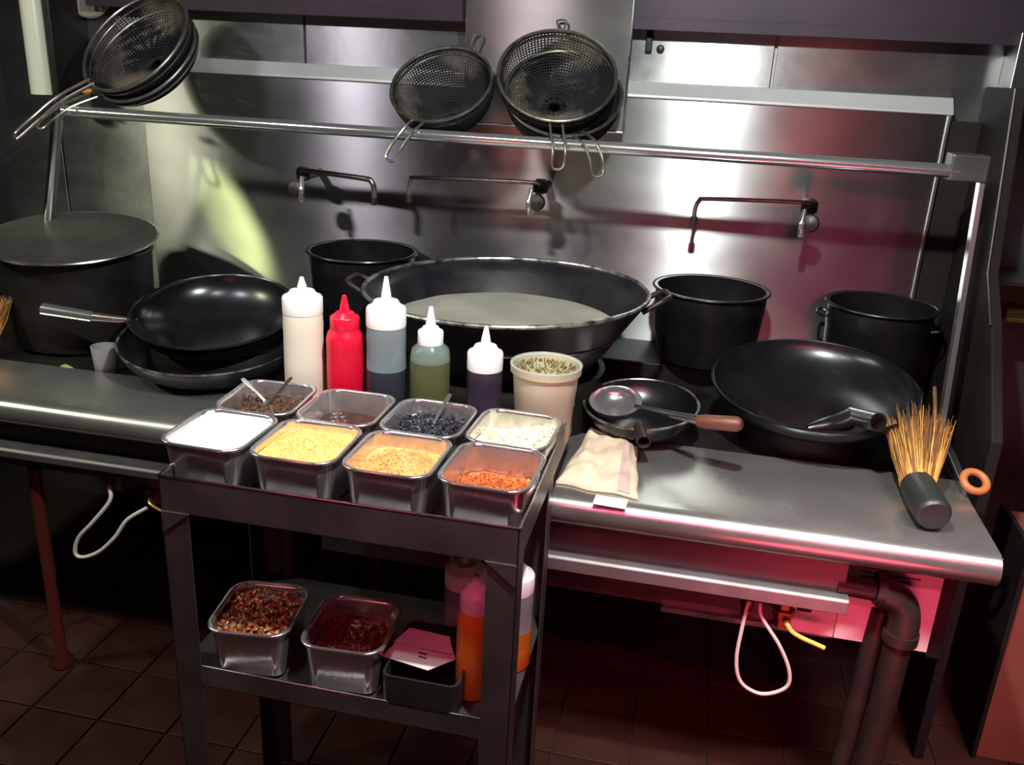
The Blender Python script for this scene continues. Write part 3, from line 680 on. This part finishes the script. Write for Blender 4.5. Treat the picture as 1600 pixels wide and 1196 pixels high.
# dark tray with papers
bx = thing('dark_tray', (.50, .06, .538), 'low dark plastic tray on the lower shelf between pan and bottles', 'tray')
obj('tray', MB().loops([rr_loop(.070-o_, .085-o_, .015, z, c=(.500, .052)) for o_, z in ((.006, .539), (0, .545), (0, .606), (.004, .606), (.006, .550), (.012, .548))]), M['rubber'], bx)
pp = thing('folded_paper', (.48, .05, .61), 'folded printed paper lying on the dark tray, lit red', 'paper')
Mp = Matrix.Translation((.485, .048, .6085)) @ Matrix.Rotation(-.15, 4, 'Z')
obj('lower_leaf', MB().loops([[Mp @ V(q) for q in ((-.062, -.045, z), (.030, -.048, z), (.062, .0, z), (.035, .040, z), (-.055, .042, z))] for z in (0, .0012)]), M['paper'], pp, smooth=False)
obj('upper_leaf', MB().loops([[Mp @ V(q) for q in ((-.060, -.004, .004+z), (.055, .001, .010+z), (.032, .042, .012+z), (-.052, .044, .006+z))] for z in (0, .0010)]), M['paper'], pp, smooth=False)
for (a, b) in ((.0, -.010), (.004, -.020)):
    obj('printed_mark', MB().box(-.006+a, b-.0015, .0014, .010+a, b+.002, .0020, M4=Mp), M['ink'], pp, smooth=False)
bottle('squeeze_bottle', .522, .190, .539, .0400, .140, 'clear bottle with wide white cap on the lower shelf, left of the leg', 'milky', 'white', 'paleseed' if False else None, .5, cap_h=.040, noz=.010, group='squeeze bottles on the lower shelf')
bottle('squeeze_bottle', .578, .050, .539, .0330, .185, 'orange oil squeeze bottle behind the cart leg on the lower shelf', 'orange', 'white', cap_r=.028, cap_h=.040, noz=.020, wide=False, group='squeeze bottles on the lower shelf')
bottle('squeeze_bottle', .628, .150, .539, .0360, .170, 'pale bottle seen right of the cart leg, orange at its base', 'milky', 'white', 'orange', .28, cap_h=.040, noz=.014, group='squeeze bottles on the lower shelf')

# ================================================================ UNDER THE RIGHT COUNTER
lbp = thing('label_sheet', (1.345, .45, .63), 'white instruction sheet with faint print stuck right of the range front, lit red', 'sheet')
obj('sheet', MB().box(1.262, .446, .515, 1.447, .449, .757), M['paper'], lbp, smooth=False)
obj('sheet_lower', MB().box(1.150, .452, .512, 1.262, .455, .600), M['paper'], lbp, smooth=False)
for k in range(9):
    z = .735-k*.011
    obj('print_line', MB().box(1.290, .4450, z, 1.345+.02*((k*7) % 4), .4462, z+.003), M['ink'], lbp, smooth=False)
obj('tape', MB().box(1.266, .440, .742, 1.284, .4462, .760), M['bluetape'], lbp, smooth=False)
obj('opening', MB().box(1.180, .446, .565, 1.210, .4525, .586), M['black'], lbp, bevel=.002, smooth=False)

pi_ = thing('gas_pipe', (1.37, .42, 0), 'thick black elbow gas pipe running down at the right under the worktop', 'pipe')
obj('pipe', MB().tube([(1.24, .41, .665), (1.335, .41, .661)], .021, 20), M['iron'], pi_)
obj('elbow', MB().tube(smooth_path([(1.320, .41, .661), (1.345, .41, .658), (1.370, .41, .640), (1.380, .41, .605), (1.380, .41, .565)], 5), .031, 24), M['iron'], pi_)
obj('collar', MB().tube([(1.314, .41, .669), (1.330, .41, .668)], .033, 24), M['iron'], pi_)
obj('collar', MB().tube([(1.380, .41, .580), (1.380, .41, .557)], .035, 24), M['iron'], pi_)
obj('riser', MB().tube([(1.379, .41, .575), (1.375, .42, .0)], .027, 24), M['iron'], pi_)
obj('branch', MB().tube([(1.345, .45, .60), (1.340, .45, .50), (1.325, .45, .0)], .022, 18), M['iron'], pi_)

def valve(c, s, label, levm, lev):
    rt = thing('gas_valve', c, label, 'valve')
    x, y, z = c
    obj('body', MB().lathe([(.012*s, -.03), (.016*s, -.028), (.016*s, -.008), (.021*s, -.006), (.021*s, .012), (.014*s, .014), (.014*s, .045)], c=c, n=6), M['brass'], rt, smooth=False)
    obj('stem', MB().tube([(x, y, z), (x+.006, y-.03, z-.004)], .007*s, 10), M['brass'], rt)
    if lev: obj('lever', MB().tube(smooth_path([(x+.004, y-.03, z-.004)] + lev, 4), .0048, 8), M[levm], rt)
    return rt
valve((1.075, .42, .582), .7, 'small brass valve under the trough left of the yellow lever', 'brass', None)
valve((1.150, .42, .572), 1.1, 'brass gas valve with yellow lever under the right trough', 'yellow', [(1.175, .385, .548), (1.235, .38, .530)])
lp_ = smooth_path([(1.075, .40, .600), (1.070, .395, .54), (1.068, .39, .46), (1.085, .39, .405), (1.130, .39, .385), (1.175, .39, .410), (1.178, .39, .45), (1.150, .39, .51), (1.105, .395, .570), (1.098, .40, .60)], 6)
tag(obj('wire_loop', MB().tube(lp_, .0040, 8), M['cable'], origin=(1.12, .39, .38)), 'pale cable loop hanging under the right trough', 'cable')
valve((-.350, .50, .585), 1.1, 'tarnished brass valve under the left trough', 'brass', [(-.335, .455, .575), (-.300, .45, .562)])
valve((-.455, .50, .605), .8, 'small reddish valve above the left cable loop', 'brass', None)
lp_ = smooth_path([(-.455, .47, .60), (-.450, .46, .565), (-.500, .45, .50), (-.545, .45, .45), (-.560, .45, .405), (-.540, .45, .395), (-.490, .45, .42), (-.440, .45, .47), (-.405, .455, .52), (-.350, .46, .56)], 6)
tag(obj('wire_loop', MB().tube(lp_, .0048, 8), M['cable'], origin=(-.5, .45, .39)), 'pale bent cable loop hanging under the left trough', 'cable')
# diagonal pipes behind the cart
dp = thing('drain_pipe', (.10, .60, .0), 'slanting reddish pipes behind the cart, seen over the lower left pan', 'pipe')
obj('slant_pipe', MB().tube([(.02, .62, .50), (.25, .60, .67)], .026, 18), M['iron'], dp)
obj('upright_pipe', MB().tube([(-.06, .60, .0), (-.06, .60, .66)], .034, 18), M['iron'], dp)
hz = thing('gas_valve', (.42, .5, .57), 'brass valve and thin cable seen through the cart above the papers', 'valve')
obj('body', MB().lathe([(.010, -.03), (.014, -.01), (.014, .03), (.010, .05)], c=(.47, .50, .59), n=8), M['brass'], hz)
obj('stem', MB().lathe([(.006, -.03), (.009, -.01), (.009, .05)], c=(.425, .50, .59), n=8), M['brass'], hz)
obj('cable', MB().tube(smooth_path([(.40, .48, .64), (.42, .46, .56), (.47, .45, .52), (.54, .45, .51)], 5), .004, 8), M['cable'], hz)
obj('bracket', MB().box(.30, .48, .53, .50, .49, .55), M['brass'], hz, bevel=.002)

# ================================================================ ON THE RIGHT COUNTER
# crumpled towel
tw = MB(); nx, ny = 26, 26; vs = []
def P2(uu, vv):
    a = V((.655, .410, 0))*(1-uu)*(1-vv) + V((.828, .392, 0))*uu*(1-vv) + V((.805, .620, 0))*uu*vv + V((.690, .700, 0))*(1-uu)*vv
    edge = min(uu, 1-uu, vv, 1-vv)
    h = .808 + .022*min(1, edge*6)*(.75+.25*sin(uu*6+vv*4)) + .0035*sin(uu*17+vv*9)*min(1, edge*8) + .0025*sin(vv*23-uu*11)*min(1, edge*8) + .020*max(0, vv-.5)
    wob = .0018*sin(vv*12)*(1 if uu < .5 else -1)*(abs(uu-.5)*2)**3
    return V((a.x+wob, a.y+.004*sin(uu*11)*(1-vv)**3, h))
for j in range(ny):
    for i in range(nx): vs.append(P2(i/(nx-1), j/(ny-1)))
k = len(vs); vs += [V((p.x, p.y, .8015)) for p in vs]
fs = []
for j in range(ny-1):
    for i in range(nx-1):
        q = (j*nx+i, j*nx+i+1, (j+1)*nx+i+1, (j+1)*nx+i); fs.append(q); fs.append(tuple(k+t for t in q[::-1]))
bd = [i for i in range(nx)] + [(j)*nx+nx-1 for j in range(1, ny)] + [(ny-1)*nx+i for i in range(nx-2, -1, -1)] + [j*nx for j in range(ny-2, 0, -1)]
for a, b in zip(bd, bd[1:]+bd[:1]): fs.append((a, a+k, b+k, b))
tw.add(vs, fs)
towel = obj('kitchen_towel', tw, M['cloth'], origin=(.74, .5, .80), angle=80)
tag(towel, 'crumpled cream towel on the worktop just right of the cart', 'towel')
sb = MB(); vs = []; fs = []
for j in range(ny):
    for q in range(9): p = P2(.74+.02*q, j/(ny-1)); vs.append(p+V((0, 0, .0022)))
for j in range(ny-1):
    for q in range(8): fs.append((9*j+q, 9*j+q+1, 9*j+q+10, 9*j+q+9))
obj('stripe', sb.add(vs, fs), M['stripe'], towel)
tag(obj('paper_slip', MB().box(-.033, -.02, 0, .033, .02, .002, M4=Matrix.Translation((.775, .362, .8005)) @ Matrix.Rotation(-.05, 4, 'Z')), M['white'], origin=(.775, .362, .80), smooth=False), 'small white paper slip on the worktop edge in front of the towel', 'paper')

# bamboo brush
def brush(base, end, tip, rb, nb, spread, label, barkm='rubber', bris=('bamboo', 'bamboo_d'), name='wok_brush', tiplen=1):
    rt = thing(name, base, label, 'brush')
    A, B, C_ = V(base), V(end), V(tip)
    d = (B-A).normalized()
    F = frame(A, d)
    L_ = (B-A).length
    obj('handle', MB().lathe([(rb*.80, 0), (rb*.93, .004), (rb*1.0, .012), (rb*1.02, L_*.5), (rb*.98, L_), (rb*.7, L_+.003)], M4=F, n=28), M[barkm], rt)
    sx = F.to_3x3() @ V((1, 0, 0)); sy = F.to_3x3() @ V((0, 1, 0))
    obj('bundle', MB().loops([[F @ V((rb*k_*cos(a_*.5236), rb*k_*sin(a_*.5236), L_+h_)) for a_ in range(12)] for k_, h_ in ((.86, -.004), (.93, .02), (.80, .045), (.35, .07))]), M[bris[0]], rt)
    for q, mm in enumerate(bris):
        b = MB()
        for k in range(nb):
            a = random.uniform(0, 6.28); rr = rb*.9*math.sqrt(random.random())
            p0 = B - d*.01 + sx*cos(a)*rr + sy*sin(a)*rr
            ln = random.uniform(.55, 1.0) if q == 0 else random.uniform(.8, 1.1)
            wv = (C_-B)
            p1 = B + wv*ln + sx*cos(a)*rr*(spread)*ln*1.0 + sy*sin(a)*rr*spread*.5*ln
            pm = (p0+p1)/2 + V((random.uniform(-.004, .004), random.uniform(-.004, .004), random.uniform(-.002, .004)))
            b.tube([p0, pm, p1], [.0014, .0011, .0005], 4)
        tag(obj('bristles', b, M[mm], rt), kind='stuff')
    return rt
brush((1.395, .420, .838), (1.385, .540, .846), (1.408, .715, .925), .0345, 330, 2.6, 'bamboo wok brush with black grip and orange bristles on the right worktop')
brush((-.99, .73, .83), (-.985, .74, .86), (-.965, .78, .95), .035, 120, 1.2, 'old brown bamboo brush at the left frame edge', 'wood', name='bamboo_whisk')
# orange ring at the corner
tag(obj('rubber_ring', MB().torus(0, .024, .0085, 32, 10, M4=frame((1.520, .628, .833), (.1, -.55, .83))), M['ringo'], origin=(1.52, .628, .82)), 'orange rubber ring at the right end of the worktop', 'ring')
# long sticks right of brush
st = thing('cooking_sticks', (1.47, .8, .85), 'dark bamboo stick leaning behind the brush against the wok', 'stick')
obj('stick', MB().tube([(1.440, .62, .845), (1.475, .90, .945)], .0045, 8), M['bamboo_d'], st)
# left counter small things
tag(obj('grey_cup', MB().lathe([(.026, 0), (.028, .003), (.034, .075), (.032, .075), (.026, .005), (.002, .005)], c=(-.625, .735, .786), n=24), M['greycup'], origin=(-.625, .735, .786)), 'small grey cup beside the left wok handle', 'cup')
g = MB(); g.tube([(-.745, .715, .793), (-.73, .71, .797), (-.71, .712, .793)], [.006, .008, .004], 8)
tag(obj('scallion_scrap', g, M['green'], origin=(-.73, .71, .79)), 'small green scrap at the back edge of the left worktop', 'food scrap')
